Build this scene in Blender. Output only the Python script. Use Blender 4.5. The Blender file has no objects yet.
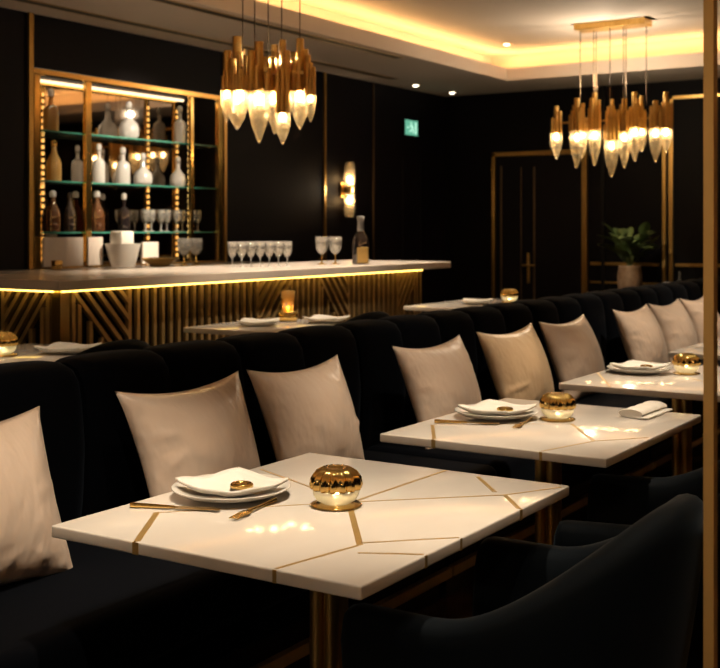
import bpy, bmesh, math, random
from mathutils import Vector, Matrix, Euler
random.seed(7)
S = bpy.context.scene
C = S.collection
PI = math.pi

# ------------------------------------------------------------------ materials
MATS = {}
def principled(name, base, rough=.5, metal=0., coat=0., sheen=0., sheen_tint=None, emit=None, es=0., trans=0.,
               noise=None, bump=None, ior=1.5, spec=None, aniso=0., coat_rough=.05, bump_d=.02):
    """noise=(scale, colour2, amount, stretch)  bump=(scale, strength, stretch)"""
    m = bpy.data.materials.new(name); m.use_nodes = True
    nt = m.node_tree; b = nt.nodes['Principled BSDF']
    b.inputs['Base Color'].default_value = (*base, 1)
    b.inputs['Roughness'].default_value = rough
    b.inputs['Metallic'].default_value = metal
    b.inputs['IOR'].default_value = ior
    b.inputs['Coat Weight'].default_value = coat
    b.inputs['Coat Roughness'].default_value = coat_rough
    b.inputs['Sheen Weight'].default_value = sheen
    if sheen_tint: b.inputs['Sheen Tint'].default_value = (*sheen_tint, 1)
    b.inputs['Sheen Roughness'].default_value = .35
    b.inputs['Transmission Weight'].default_value = trans
    b.inputs['Anisotropic'].default_value = aniso
    if spec is not None: b.inputs['Specular IOR Level'].default_value = spec
    if emit:
        b.inputs['Emission Color'].default_value = (*emit, 1)
        b.inputs['Emission Strength'].default_value = es
    if noise or bump:
        tc = nt.nodes.new('ShaderNodeTexCoord')
    if noise:
        sc, c2, amt, st = noise
        mp = nt.nodes.new('ShaderNodeMapping'); mp.inputs['Scale'].default_value = st
        n = nt.nodes.new('ShaderNodeTexNoise'); n.inputs['Scale'].default_value = sc; n.inputs['Detail'].default_value = 5
        r = nt.nodes.new('ShaderNodeValToRGB')
        r.color_ramp.elements[0].position = .5 - amt; r.color_ramp.elements[1].position = .5 + amt
        r.color_ramp.elements[0].color = (*base, 1); r.color_ramp.elements[1].color = (*c2, 1)
        nt.links.new(tc.outputs['Object'], mp.inputs['Vector']); nt.links.new(mp.outputs[0], n.inputs['Vector'])
        nt.links.new(n.outputs['Fac'], r.inputs['Fac']); nt.links.new(r.outputs['Color'], b.inputs['Base Color'])
    if bump:
        sc, stg, st = bump
        mp = nt.nodes.new('ShaderNodeMapping'); mp.inputs['Scale'].default_value = st
        n = nt.nodes.new('ShaderNodeTexNoise'); n.inputs['Scale'].default_value = sc; n.inputs['Detail'].default_value = 3
        bp = nt.nodes.new('ShaderNodeBump'); bp.inputs['Strength'].default_value = stg; bp.inputs['Distance'].default_value = bump_d
        nt.links.new(tc.outputs['Object'], mp.inputs['Vector']); nt.links.new(mp.outputs[0], n.inputs['Vector'])
        nt.links.new(n.outputs['Fac'], bp.inputs['Height']); nt.links.new(bp.outputs[0], b.inputs['Normal'])
    MATS[name] = m
    return m

def emission(name, col, strength):
    m = bpy.data.materials.new(name); m.use_nodes = True; nt = m.node_tree
    nt.nodes.clear()
    o = nt.nodes.new('ShaderNodeOutputMaterial'); e = nt.nodes.new('ShaderNodeEmission')
    e.inputs['Color'].default_value = (*col, 1); e.inputs['Strength'].default_value = strength
    nt.links.new(e.outputs[0], o.inputs['Surface']); return m

def thin_glass(name, tint, body, body_amt, gloss=.12, rough=.04):
    """clear thin-walled glass: see-through + a little milky body + sharp reflections at grazing angles"""
    m = bpy.data.materials.new(name); m.use_nodes = True; nt = m.node_tree; nt.nodes.clear()
    o = nt.nodes.new('ShaderNodeOutputMaterial')
    t = nt.nodes.new('ShaderNodeBsdfTransparent'); t.inputs[0].default_value = (*tint, 1)
    d = nt.nodes.new('ShaderNodeBsdfTranslucent'); d.inputs[0].default_value = (*body, 1)
    d2 = nt.nodes.new('ShaderNodeBsdfDiffuse'); d2.inputs[0].default_value = (*body, 1)
    dm = nt.nodes.new('ShaderNodeMixShader'); dm.inputs[0].default_value = .5
    nt.links.new(d.outputs[0], dm.inputs[1]); nt.links.new(d2.outputs[0], dm.inputs[2])
    m1 = nt.nodes.new('ShaderNodeMixShader'); m1.inputs[0].default_value = body_amt
    nt.links.new(t.outputs[0], m1.inputs[1]); nt.links.new(dm.outputs[0], m1.inputs[2])
    g = nt.nodes.new('ShaderNodeBsdfGlossy'); g.inputs['Roughness'].default_value = rough
    lw = nt.nodes.new('ShaderNodeLayerWeight'); lw.inputs['Blend'].default_value = .35
    mm = nt.nodes.new('ShaderNodeMath'); mm.operation = 'MULTIPLY_ADD'
    mm.inputs[1].default_value = .6; mm.inputs[2].default_value = gloss
    nt.links.new(lw.outputs['Fresnel'], mm.inputs[0])
    m2 = nt.nodes.new('ShaderNodeMixShader'); nt.links.new(mm.outputs[0], m2.inputs[0])
    nt.links.new(m1.outputs[0], m2.inputs[1]); nt.links.new(g.outputs[0], m2.inputs[2])
    nt.links.new(m2.outputs[0], o.inputs['Surface'])
    return m

M_black = principled('black_lacquer_panel', (.0028, .0020, .0026), .55, spec=.12, noise=(1.2, (.005, .0036, .0045), .3, (1, 1, .4)))
M_wall2 = principled('dark_wall_paint', (.0025, .0017, .0019), .6, spec=.1, bump=(8, .05, (1, 1, 1)))
M_ceil = principled('ceiling_plaster', (.84, .71, .59), .8, noise=(.8, (.79, .66, .54), .3, (1, 1, 1)))
M_floor = principled('dark_walnut_floor', (.05, .026, .016), .22, noise=(3, (.025, .013, .009), .25, (1, 9, 1)))
M_marble = principled('cream_marble', (.84, .77, .69), .09, noise=(2.2, (.74, .665, .58), .22, (1, 1.8, 1)))
M_bar_top = principled('polished_bar_stone', (.74, .65, .57), .18, noise=(4, (.64, .55, .48), .25, (1, 1, 1)))
M_brass = principled('brushed_brass', (.80, .54, .19), .33, metal=1, noise=(30, (.62, .38, .11), .3, (1, 1, .08)))
M_brass2 = principled('polished_brass', (.86, .58, .2), .15, metal=1, noise=(6, (.76, .5, .16), .3, (1, 1, 1)))
M_bronze = principled('satin_bronze', (.56, .38, .17), .45, metal=.65, noise=(14, (.44, .29, .12), .3, (1, 1, .2)))
M_post = principled('satin_gold_post', (.62, .38, .13), .6, metal=.7, noise=(20, (.50, .30, .09), .3, (1, 1, .06)))
M_inlay = principled('inlaid_brass', (.58, .38, .13), .4, metal=.6, noise=(9, (.48, .31, .1), .3, (1, 1, 1)))
M_cable = principled('dark_bronze_cable', (.12, .075, .035), .5, metal=.5, noise=(20, (.09, .055, .025), .3, (1, 1, 1)))
M_oldbrass = principled('aged_brass_trim', (.55, .33, .10), .36, metal=1, noise=(14, (.42, .25, .07), .3, (1, 1, .2)))
M_velvet = principled('midnight_velvet', (.0011, .0014, .0024), .85, sheen=.07, sheen_tint=(.45, .55, .75), spec=.03,
                      noise=(5, (.0017, .0021, .0034), .3, (1, 1, 1)))
M_velvet2 = principled('charcoal_blue_velvet', (.0028, .005, .0075), .75, sheen=.16, sheen_tint=(.42, .52, .62), spec=.1,
                       noise=(6, (.0026, .0046, .007), .3, (1, 1, 1)))
M_satin = principled('champagne_satin', (.78, .61, .485), .32, coat=.35, coat_rough=.3, sheen=.2, sheen_tint=(1, .85, .7), aniso=.3,
                     noise=(2.5, (.71, .55, .43), .3, (1, 1, 1)), bump=(6.5, .55, (1.4, 1, .8)), bump_d=.04)
M_satin_gold = principled('golden_satin', (.73, .53, .33), .35, coat=.35, coat_rough=.3, sheen=.2, sheen_tint=(1, .8, .55), aniso=.4,
                          noise=(2.5, (.65, .46, .28), .3, (1, 1, 1)), bump=(6.5, .55, (1.4, 1, .8)), bump_d=.04)
M_linen = principled('white_linen', (.82, .77, .69), .8, noise=(40, (.78, .73, .65), .3, (1, 1, 1)), bump=(60, .1, (1, 1, 1)))
M_china = principled('white_china', (.82, .77, .70), .15, coat=.4, noise=(3, (.80, .75, .68), .3, (1, 1, 1)))
M_mirror = principled('bronze_mirror', (.36, .31, .26), .03, metal=1, noise=(1, (.34, .29, .24), .3, (1, 1, 1)))
M_black_metal = principled('black_metal', (.01, .009, .008), .4, metal=.6)
M_shelfglass = thin_glass('shelf_glass', (.86, .93, .89), (.5, .7, .6), .06)
M_glassedge = principled('green_glass_edge', (.03, .16, .12), .15, trans=.2, noise=(20, (.05, .2, .15), .3, (1, 1, 1)))
M_crystal = thin_glass('milky_crystal', (.95, .92, .88), (.98, .96, .93), .62, .14, .12)
M_clear = thin_glass('clear_glass', (.97, .95, .92), (.95, .92, .86), .20, .10)
M_goldglass = thin_glass('golden_glass', (.8, .52, .18), (.8, .5, .15), .55, .1)
M_brownglass = thin_glass('brown_spirit_glass', (.35, .17, .07), (.19, .075, .03), .6, .1)
M_darkglass = thin_glass('dark_glass', (.2, .15, .14), (.05, .035, .035), .5, .1)
M_drop = thin_glass('ribbed_lamp_glass', (1., .93, .80), (1., .90, .72), .2, .08, .12)
M_frost = thin_glass('frosted_candle_glass', (1., .93, .8), (1., .95, .84), .85, .02, .3)
M_leaf = principled('leaf_green', (.16, .22, .075), .5, noise=(8, (.09, .14, .045), .3, (1, 1, 1)))
M_vase = principled('smoky_vase_glass', (.20, .12, .07), .2, noise=(18, (.32, .22, .14), .2, (1, 1, 1)))
M_bulb = emission('warm_bulb', (1, .70, .35), 62)
M_bulb2 = emission('warm_bulb_small', (1, .68, .36), 80)
M_flame = emission('candle_flame', (1, .78, .45), 330)
M_cove = emission('cove_led', (1, .585, .22), 22)
M_barled = emission('bar_led', (1, .62, .12), 7)
M_shelfled = emission('shelf_led', (1, .58, .18), 4.5)
M_toprail = emission('shelf_top_led', (1, .80, .56), 7)
M_lens = emission('downlight_lens', (1, .82, .6), 7)
M_sign = emission('exit_sign_green', (.24, .80, .52), .6)
M_signw = emission('exit_sign_pictogram', (.55, 1., .75), 1.0)

# ------------------------------------------------------------------ mesh builder
class MB:
    def __init__(s): s.bm = bmesh.new()
    def _xf(s, vs, loc, rot):
        R = Euler(rot).to_matrix().to_4x4(); T = Matrix.Translation(loc) @ R
        for v in vs: v.co = T @ v.co
    def box(s, loc, size, bev=0., rot=(0, 0, 0), seg=2):
        r = bmesh.ops.create_cube(s.bm, size=1.0); vs = r['verts']
        for v in vs: v.co = Vector((v.co.x*size[0], v.co.y*size[1], v.co.z*size[2]))
        if bev > 0:
            es = list({e for v in vs for e in v.link_edges})
            rb = bmesh.ops.bevel(s.bm, geom=es, offset=bev, segments=seg, affect='EDGES', profile=.5)
            vs = list({v for f in rb['faces'] for v in f.verts} | {v for v in vs if v.is_valid})
        s._xf(vs, loc, rot); return s
    def span(s, x0, x1, y0, y1, z0, z1, bev=0.):
        return s.box(((x0+x1)/2, (y0+y1)/2, (z0+z1)/2), (x1-x0, y1-y0, z1-z0), bev)
    def cyl(s, loc, r, h, seg=20, rot=(0, 0, 0), r2=None):
        """base at loc, axis +Z"""
        g = bmesh.ops.create_cone(s.bm, cap_ends=True, segments=seg, radius1=r, radius2=r if r2 is None else r2, depth=h)
        for v in g['verts']: v.co.z += h/2
        s._xf(g['verts'], loc, rot); return s
    def sphere(s, loc, r, sc=(1, 1, 1), u=16, v=10):
        g = bmesh.ops.create_uvsphere(s.bm, u_segments=u, v_segments=v, radius=r)
        for w in g['verts']: w.co = Vector((w.co.x*sc[0], w.co.y*sc[1], w.co.z*sc[2]))
        s._xf(g['verts'], loc, (0, 0, 0)); return s
    def lathe(s, prof, loc=(0, 0, 0), seg=24, ribs=0, rib=0.):
        rings = []; vs = []
        for r, z in prof:
            ring = []
            for k in range(seg):
                a = 2*PI*k/seg
                rr = max(r, .0004) * (1 + (rib*math.cos(ribs*a) if ribs else 0))
                ring.append(s.bm.verts.new((rr*math.cos(a), rr*math.sin(a), z)))
            rings.append(ring); vs += ring
        for i in range(len(rings)-1):
            for k in range(seg):
                k2 = (k+1) % seg
                s.bm.faces.new((rings[i][k], rings[i][k2], rings[i+1][k2], rings[i+1][k]))
        s.bm.faces.new(rings[0][::-1]); s.bm.faces.new(rings[-1])
        s._xf(vs, loc, (0, 0, 0)); return s
    def tube(s, pts, r, seg=8):
        pts = [Vector(p) for p in pts]; rings = []
        for i, p in enumerate(pts):
            d = (pts[min(i+1, len(pts)-1)] - pts[max(i-1, 0)]).normalized()
            q = d.to_track_quat('Z', 'Y')
            rr = r[i] if isinstance(r, (list, tuple)) else r
            rings.append([s.bm.verts.new(p + q @ Vector((rr*math.cos(2*PI*k/seg), rr*math.sin(2*PI*k/seg), 0))) for k in range(seg)])
        for i in range(len(rings)-1):
            for k in range(seg):
                k2 = (k+1) % seg
                s.bm.faces.new((rings[i][k], rings[i][k2], rings[i+1][k2], rings[i+1][k]))
        s.bm.faces.new(rings[0][::-1]); s.bm.faces.new(rings[-1]); return s
    def bar(s, p, q, w, h):
        """flat bar in the XY plane from p to q, top-centred at p.z"""
        p, q = Vector(p), Vector(q); d = q-p
        return s.box((p+q)/2, (d.length, w, h), 0, (0, 0, math.atan2(d.y, d.x)))
    def grid(s, P, closed_u=False, closed_v=False, cap=False):
        V = [[s.bm.verts.new(p) for p in row] for row in P]
        nu, nv = len(V), len(V[0])
        for i in range(nu if closed_u else nu-1):
            for j in range(nv if closed_v else nv-1):
                i2, j2 = (i+1) % nu, (j+1) % nv
                try: s.bm.faces.new((V[i][j], V[i2][j], V[i2][j2], V[i][j2]))
                except ValueError: pass
        if cap:
            s.bm.faces.new(V[0][::-1]); s.bm.faces.new(V[-1])
        return s
    def build(s, name, mat, parent=None, smooth=False, subsurf=0, merge=0.):
        if merge: bmesh.ops.remove_doubles(s.bm, verts=s.bm.verts, dist=merge)
        bmesh.ops.recalc_face_normals(s.bm, faces=s.bm.faces)
        me = bpy.data.meshes.new(name); s.bm.to_mesh(me); s.bm.free()
        if smooth:
            for p in me.polygons: p.use_smooth = True
            if smooth == 'auto':
                me.set_sharp_from_angle(angle=math.radians(38))
        for m in (mat if isinstance(mat, (list, tuple)) else [mat]): me.materials.append(m)
        o = bpy.data.objects.new(name, me); C.objects.link(o)
        if parent: o.parent = parent
        if subsurf:
            md = o.modifiers.new('sub', 'SUBSURF'); md.levels = subsurf; md.render_levels = subsurf
        return o

def tag(o, label, cat, group=None):
    o['label'] = label; o['category'] = cat
    if group: o['group'] = group
    return o
def thing(name, label, cat, loc=(0, 0, 0), rz=0., group=None):
    o = bpy.data.objects.new(name, None); o.empty_display_size = .1; C.objects.link(o)
    o.location = loc; o.rotation_euler = (0, 0, rz)
    return tag(o, label, cat, group)
def struct(o): o['kind'] = 'structure'; return o
def copy_thing(src, loc, rz=None, label=None):
    c = src.copy(); C.objects.link(c); c.location = loc
    if rz is not None: c.rotation_euler = (0, 0, rz)
    if label: c['label'] = label
    for ch in list(src.children):
        k = ch.copy(); C.objects.link(k); k.parent = c
        for g in list(ch.children):
            d = g.copy(); C.objects.link(d); d.parent = k
    return c
def light(name, typ, loc, energy, col, size=.05, rot=(0, 0, 0), spot=None, blend=.6, parent=None):
    L = bpy.data.lights.new(name, typ); L.energy = energy; L.color = col
    if typ == 'AREA': L.shape = 'RECTANGLE'; L.size = size[0]; L.size_y = size[1]
    else: L.shadow_soft_size = size
    if typ == 'SPOT': L.spot_size = math.radians(spot); L.spot_blend = blend
    o = bpy.data.objects.new(name, L); C.objects.link(o); o.location = loc; o.rotation_euler = rot
    if parent: o.parent = parent
    return o
WARM = (1, .83, .62)

# ------------------------------------------------------------------ room shell
X0, X1, Y0, Y1 = -2.6, 11.2, -3.0, 6.05
ZS, ZC = 2.80, 3.10          # soffit underside, upper ceiling
struct(MB().span(X0-.1, X1+.2, Y0-.1, Y1+.5, -.1, 0).build('floor', M_floor))
struct(MB().span(X0-.1, X1+.2, Y0-.1, Y1+.5, ZC, ZC+.1).build('ceiling', M_ceil))
TX0, TX1, TY0, TY1 = -1.2, 10.3, -1.9, 4.88      # tray opening
so = MB()
so.span(X0, TX0, Y0, Y1, ZS, ZS+.12); so.span(TX1, X1, Y0, Y1, ZS, ZS+.12)
so.span(TX0, TX1, TY1, Y1, ZS, ZS+.12); so.span(TX0, TX1, Y0, TY0, ZS, ZS+.12)
e = .34
so.span(TX0-e-.03, TX1+e+.03, TY1+e, TY1+e+.03, ZS+.12, ZC); so.span(TX0-e-.03, TX1+e+.03, TY0-e-.03, TY0-e, ZS+.12, ZC)
so.span(TX1+e, TX1+e+.03, TY0-e, TY1+e, ZS+.12, ZC); so.span(TX0-e-.03, TX0-e, TY0-e, TY1+e, ZS+.12, ZC)
struct(so.build('ceiling_soffit', M_ceil))
cv = MB()
a_, b_, z0, z1 = .15, .19, ZS+.1205, ZS+.133
cv.span(TX0-b_, TX1+b_, TY1+a_, TY1+b_, z0, z1); cv.span(TX1+a_, TX1+b_, TY0-b_, TY1+a_-.01, z0, z1)
cv.span(TX0-b_, TX0-a_, TY0-b_, TY1+a_-.01, z0, z1); cv.span(TX0-a_+.01, TX1+a_-.01, TY0-b_, TY0-a_, z0, z1)
struct(cv.build('trim_1', M_cove))
# bar wall with the shelf niche
NX0, NX1, NZ0, NZ1 = 5.37, 7.37, 1.03, 2.44
wb = MB()
wb.span(X0, NX0, Y1, Y1+.3, 0, ZC); wb.span(NX1, X1+.1, Y1, Y1+.3, 0, ZC)
wb.span(NX0, NX1, Y1, Y1+.3, NZ1, ZC); wb.span(NX0, NX1, Y1, Y1+.3, 0, NZ0)
wb.span(NX0, NX1, Y1+.26, Y1+.3, NZ0, NZ1)
struct(wb.build('wall_bar', M_black))
struct(MB().span(X1, X1+.1, Y0, Y1, 0, ZC).build('wall_far', M_wall2))
struct(MB().span(X0-.1, X0, Y0, Y1, 0, ZC).build('wall_back', M_wall2))
struct(MB().span(X0, X1, Y0-.1, Y0, 0, ZC).build('wall_right', M_wall2))
# brass strips on the bar wall
struct(MB().span(5.325, 5.365, Y1-.02, Y1, 0, ZS).build('trim_2', M_oldbrass))
struct(MB().span(7.375, 7.405, Y1-.02, Y1, 0, ZS).build('trim_3', M_oldbrass))
struct(MB().span(8.83, 8.86, Y1-.015, Y1, 0, ZS).build('trim_4', M_brass))
struct(MB().span(9.69, 9.71, Y1-.012, Y1, 0, ZS).build('trim_5', M_cable))
struct(MB().span(10.25, 10.27, Y1-.012, Y1, 0, 2.1).span(10.62, 10.64, Y1-.012, Y1, 0, 2.1).build('trim_6', M_black_metal))
# air slots
for n, (y, xa, xb) in enumerate(((5.0, 2.0, 8.44), (5.74, 2.0, 9.6))):
    t = thing('air_diffuser', ['long dark linear air slot along the inner lip of the ceiling soffit',
              'long dark linear air slot in the soffit nearest the bar wall'][n], 'air vent', (0, 0, 0), 0, 'linear air slots')
    MB().span(xa, xb, y-.03, y+.03, ZS-.004, ZS-.0005).build('slot', M_black_metal, t)
    MB().span(xa, xb, y-.042, y-.031, ZS-.006, ZS-.0005).span(xa, xb, y+.031, y+.042, ZS-.006, ZS-.0005).build('slot_frame', M_bronze, t)
# far wall: door and panel mouldings
d = thing('door_1', 'dark double door with brass frame and lever handle', 'door'); d['kind'] = 'structure'
fx = X1
f = MB().span(fx-.04, fx-.001, 5.43, 5.47, 0, 2.16).span(fx-.04, fx-.001, 4.40, 4.455, 0, 2.16).span(fx-.04, fx-.001, 4.40, 5.47, 2.12, 2.165)
f.build('door_frame', M_oldbrass, d)
MB().span(fx-.03, fx-.001, 4.46, 5.42, 0, 2.11).build('door_leaf', M_black, d)
MB().span(fx-.036, fx-.031, 5.35, 5.37, 0.05, 2.02).span(fx-.036, fx-.031, 5.125, 5.135, .05, 2.0).span(fx-.036, fx-.031, 4.97, 4.99, .05, 2.0).build('leaf_edge', M_cable, d)
h = MB().span(fx-.045, fx-.031, 5.03, 5.06, .78, 1.10, .004); h.cyl((fx-.09, 5.045, .97), .01, .05, 12, (0, PI/2, 0)); h.tube([(fx-.09, 5.09, .97), (fx-.09, 4.95, .97)], .009)
h.build('door_handle', M_brass, d)
struct(MB().span(fx-.02, fx, 3.59, 3.625, .35, 2.3).span(fx-.02, fx, 3.52, 3.56, .35, 2.65).span(fx-.02, fx, .5, 3.56, 2.62, 2.65).build('trim_7', M_brass))
struct(MB().span(fx-.02, fx, 3.66, 4.37, .985, 1.015).span(fx-.02, fx, .5, 3.5, .985, 1.015).span(fx-.02, fx, 3.66, 4.37, .80, .82).build('trim_8', M_oldbrass))
struct(MB().span(fx-.03, fx, 4.22, 4.25, 0, ZS).build('trim_9', M_black_metal))
struct(MB().span(X0, X1, Y1-.015, Y1, 0, .1).build('baseboard_bar', M_black_metal))
# slim brass post of the divider in front
p = thing('divider_post', 'tall slim brass post standing beside the nearest velvet chair', 'post', (1.705, .476, 0), 0)
MB().span(-.0, .021, 0, .0155, .012, ZC, .001).build('post', M_post, p)
MB().box((.01, .008, .006), (.09, .09, .012), .002).build('base_plate', M_brass, p)

# ------------------------------------------------------------------ tables
def make_table(label, loc, sx, sy, z, inlays, name='dining_table', cat='table', group='marble dining tables'):
    """loc = corner nearest the camera on the floor"""
    t = thing(name, label, cat, (loc[0]+sx/2, loc[1]+sy/2, 0), 0, group)
    top = MB().box((0, 0, z-.0125), (sx, sy, .025), .004, seg=3).build('tabletop', M_marble, t, smooth='auto')
    if inlays:
        b = MB()
        for (p, q, w) in inlays:
            b.bar((p[0]-loc[0]-sx/2, p[1]-loc[1]-sy/2, z-.0002), (q[0]-loc[0]-sx/2, q[1]-loc[1]-sy/2, z-.0002), w, .0016)
        for (p, q, w) in inlays:                       # the strips run over the slab's edge
            for e in (p, q):
                lx, ly = e[0]-loc[0]-sx/2, e[1]-loc[1]-sy/2
                if abs(abs(lx)-sx/2) < .009: b.box((math.copysign(sx/2, lx), ly, z-.0125), (.0014, w*1.2, .0235))
                elif abs(abs(ly)-sy/2) < .009: b.box((lx, math.copysign(sy/2, ly), z-.0125), (w*1.2, .0014, .0235))
        b.build('brass_inlay', M_inlay, top)
    MB().box((0, 0, z-.034), (sx*.45, sy*.45, .016), .003).build('support_plate', M_black_metal, t)
    pd = MB()
    for ax in (-1, 1):
        for ay in (-1, 1): pd.cyl((ax*.0185, ay*.0185, .018), .0165, z-.06, 20)
    pd.build('pedestal', M_brass, t, smooth='auto')
    MB().lathe([(.18, 0), (.18, .008), (.175, .014), (.05, .02), (.036, .03)], seg=40).build('base_plate', M_brass, t, smooth='auto')
    return t
T1i = [((1.641, 1.558), (1.830, 1.680), .013), ((1.641, 1.226), (1.851, 1.184), .007), ((1.851, 1.184), (2.09, 1.362), .013),
       ((2.122, 1.384), (2.54, 1.369), .007), ((2.133, 1.385), (2.375, 1.131), .006), ((2.375, 1.131), (2.515, 1.055), .006),
       ((2.515, 1.27), (2.389, 1.163), .010), ((2.375, 1.131), (2.275, 1.05), .010), ((1.862, 1.191), (1.999, 1.05), .006),
       ((1.803, 1.158), (1.86, 1.05), .007), ((1.830, 1.680), (2.133, 1.385), .004), ((2.133, 1.385), (2.30, 1.765), .005)]
make_table('nearest marble table with brass inlay lines, beside the leftmost cushions', (1.637, 1.045), .908, .745, .75, T1i)
T2i = [((3.10, 1.72), (2.895, 1.6), .011), ((3.35, 1.369), (3.115, 1.206), .010), ((2.895, 1.27), (3.115, 1.206), .007), ((3.115, 1.206), (3.25, 1.095), .006), ((3.12, 1.72), (3.35, 1.369), .004)]
make_table('second marble table from the front, holding plate, candle and a rolled napkin', (2.89, 1.085), .855, .695, .75, T2i)
T3i = [((4.60, 1.765), (4.22, 1.57), .010), ((4.65, 1.4), (4.45, 1.2), .008)]
make_table('third marble table, partly behind the brass post', (4.21, 1.08), .89, .695, .75, T3i)
make_table('fourth marble table, mostly hidden behind the brass post', (5.56, 1.08), .89, .695, .75, [((5.9, 1.76), (5.6, 1.5), .008)])
HB = 'counter height tables behind the banquettes'
make_table('high marble table at the left picture edge behind the banquette', (2.40, 3.06), .82, .57, .89, [], 'high_table', 'table', HB)
make_table('high marble table in front of the bar with tall gold candle lamp', (4.12, 3.06), .70, .56, .89, [], 'high_table', 'table', HB)
make_table('high marble table beyond the right end of the bar', (5.95, 2.95), .95, .55, .89, [], 'high_table', 'table', HB)

# ------------------------------------------------------------------ barrel chairs
def make_chair(label, loc, rz, lift=0.):
    c = thing('barrel_chair', label, 'chair', loc, rz, 'dark velvet barrel chairs')
    hw, fy, cy = .255, .27, .02            # half width, arm front, where the arc starts
    N = 40; rows = []
    La = fy-cy; Lc = PI*hw; L = 2*La+Lc
    for i in range(N+1):
        s_ = L*i/N
        if s_ < La: px, py, nx, ny = -hw, fy-s_, -1, 0
        elif s_ < La+Lc:
            a = PI + (s_-La)/hw
            px, py, nx, ny = hw*math.cos(a), cy+hw*1.02*math.sin(a), math.cos(a), math.sin(a)
        else: px, py, nx, ny = hw, cy+(s_-La-Lc), 1, 0
        u = 1-abs(2*i/N-1)                  # 0 at arm tips, 1 at middle of the back
        k = min(1, max(0, (u-.30)/.66)); k = k*k*(3-2*k)
        zt = .640+.212*k + lift; zb = .26+lift; th = .034
        flare = .045+.035*k
        ring = []
        for (t_, zz) in ((1, 0), (1.25, .3), (1.4, .62), (1.35, .9), (1.1, .975), (.0, 1.0), (-1., .972), (-1.25, .9), (-1.2, .6), (-1, .3), (-.9, 0)):
            z = zb+(zt-zb)*zz
            off = t_*th + flare*(zz-.35)
            ring.append((px+nx*off, py+ny*off, z))
        rows.append(ring)
    MB().grid(rows, closed_v=True, cap=True).build('shell', M_velvet2, c, smooth=True, subsurf=1)
    MB().box((0, .06, .40+lift), (.455, .43, .12), .04, seg=4).build('seat_cushion', M_velvet2, c, smooth=True)
    MB().box((0, .02, .315+lift), (.42, .40, .05), .015).build('seat_base', M_velvet2, c)
    for sx in (-1, 1):
        for sy in (-1, 1):
            MB().tube([(sx*.17, .02+sy*.16, .30+lift), (sx*.20, .02+sy*.19, 0)], [.016, .010], 12).build('leg', M_brass, c, smooth='auto')
    return c
c1 = make_chair('large dark velvet barrel chair in the foreground, back to the camera', (2.14, .95, 0), 0)
copy_thing(c1, (2.99, .935, 0), math.radians(13), 'dark velvet barrel chair tucked at the second marble table')
c3 = make_chair('dark velvet chair back rising before the leftmost high table', (2.70, 2.915, 0), 0, .15)
copy_thing(c3, (4.22, 2.915, 0), 0, 'dark velvet chair back rising before the high table with the tall candle lamp')

# ------------------------------------------------------------------ banquettes
def make_banquette(label, xa, xb, nch, back_z=.985):
    t = thing('banquette', label, 'banquette', (xa, 0, 0), 0, 'channel tufted banquettes')
    W = xb-xa-.012; YF, YB, ZT = 2.375, 2.56, back_z
    rows = []; per = 14; n = nch*per
    for i in range(n+1):
        u = i/n; x = u*W
        s_ = (i % per)/per if i < n else 1.0
        puff = math.sqrt(max(0, 1-(2*s_-1)**2))**.75
        if i in (0, n): puff = 0
        e = .024*(1-puff)                     # seams sink in
        zt = ZT-.6*e; yf = YF-.02+e
        pts = [(x, yf+.02, .44), (x, yf-.005, .60), (x, yf-.012, .75), (x, yf, zt-.10), (x, yf+.012, zt-.045), (x, yf+.035, zt-.014),
               (x, yf+.075, zt), (x, YB-.05, zt), (x, YB-.015, zt-.02), (x, YB, zt-.06), (x, YB, .3), (x, YB, .05)]
        rows.append(pts)
    b = MB().grid(rows)
    b.bm.faces.new([v for v in b.bm.verts if abs(v.co.x) < 1e-6]); b.bm.faces.new([v for v in b.bm.verts if abs(v.co.x-W) < 1e-6])
    b.build('channel_backrest', M_velvet, t, smooth='auto')
    MB().box((W/2, 2.08, .445), (W, .60, .15), .04, seg=4).build('seat_cushion', M_velvet, t, smooth=True)
    MB().span(.005, W-.005, 1.83, 2.5, .28, .375, .01).build('seat_base', M_velvet, t)
    MB().span(.005, W-.005, 2.0, 2.5, .10, .28).build('plinth', M_black, t)
    MB().span(.0, W, 1.975, 2.0, .09, .125).build('brass_foot_rail', M_bronze, t)
    MB().span(.02, W-.02, 2.02, 2.48, 0, .10).build('toe_kick', M_black_metal, t)
    return t
make_banquette('dark channel tufted banquette at the left picture edge', .9, 2.30, 4)
make_banquette('dark channel tufted banquette behind the nearest marble table', 2.305, 3.72, 4)
make_banquette('dark channel tufted banquette behind the second marble table', 3.725, 5.97, 7)
make_banquette('dark channel tufted banquette behind the three farthest cushions', 5.975, 8.2, 7)
make_banquette('farthest dark channel tufted banquette, cut off by the brass post', 8.205, 9.8, 5)

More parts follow.
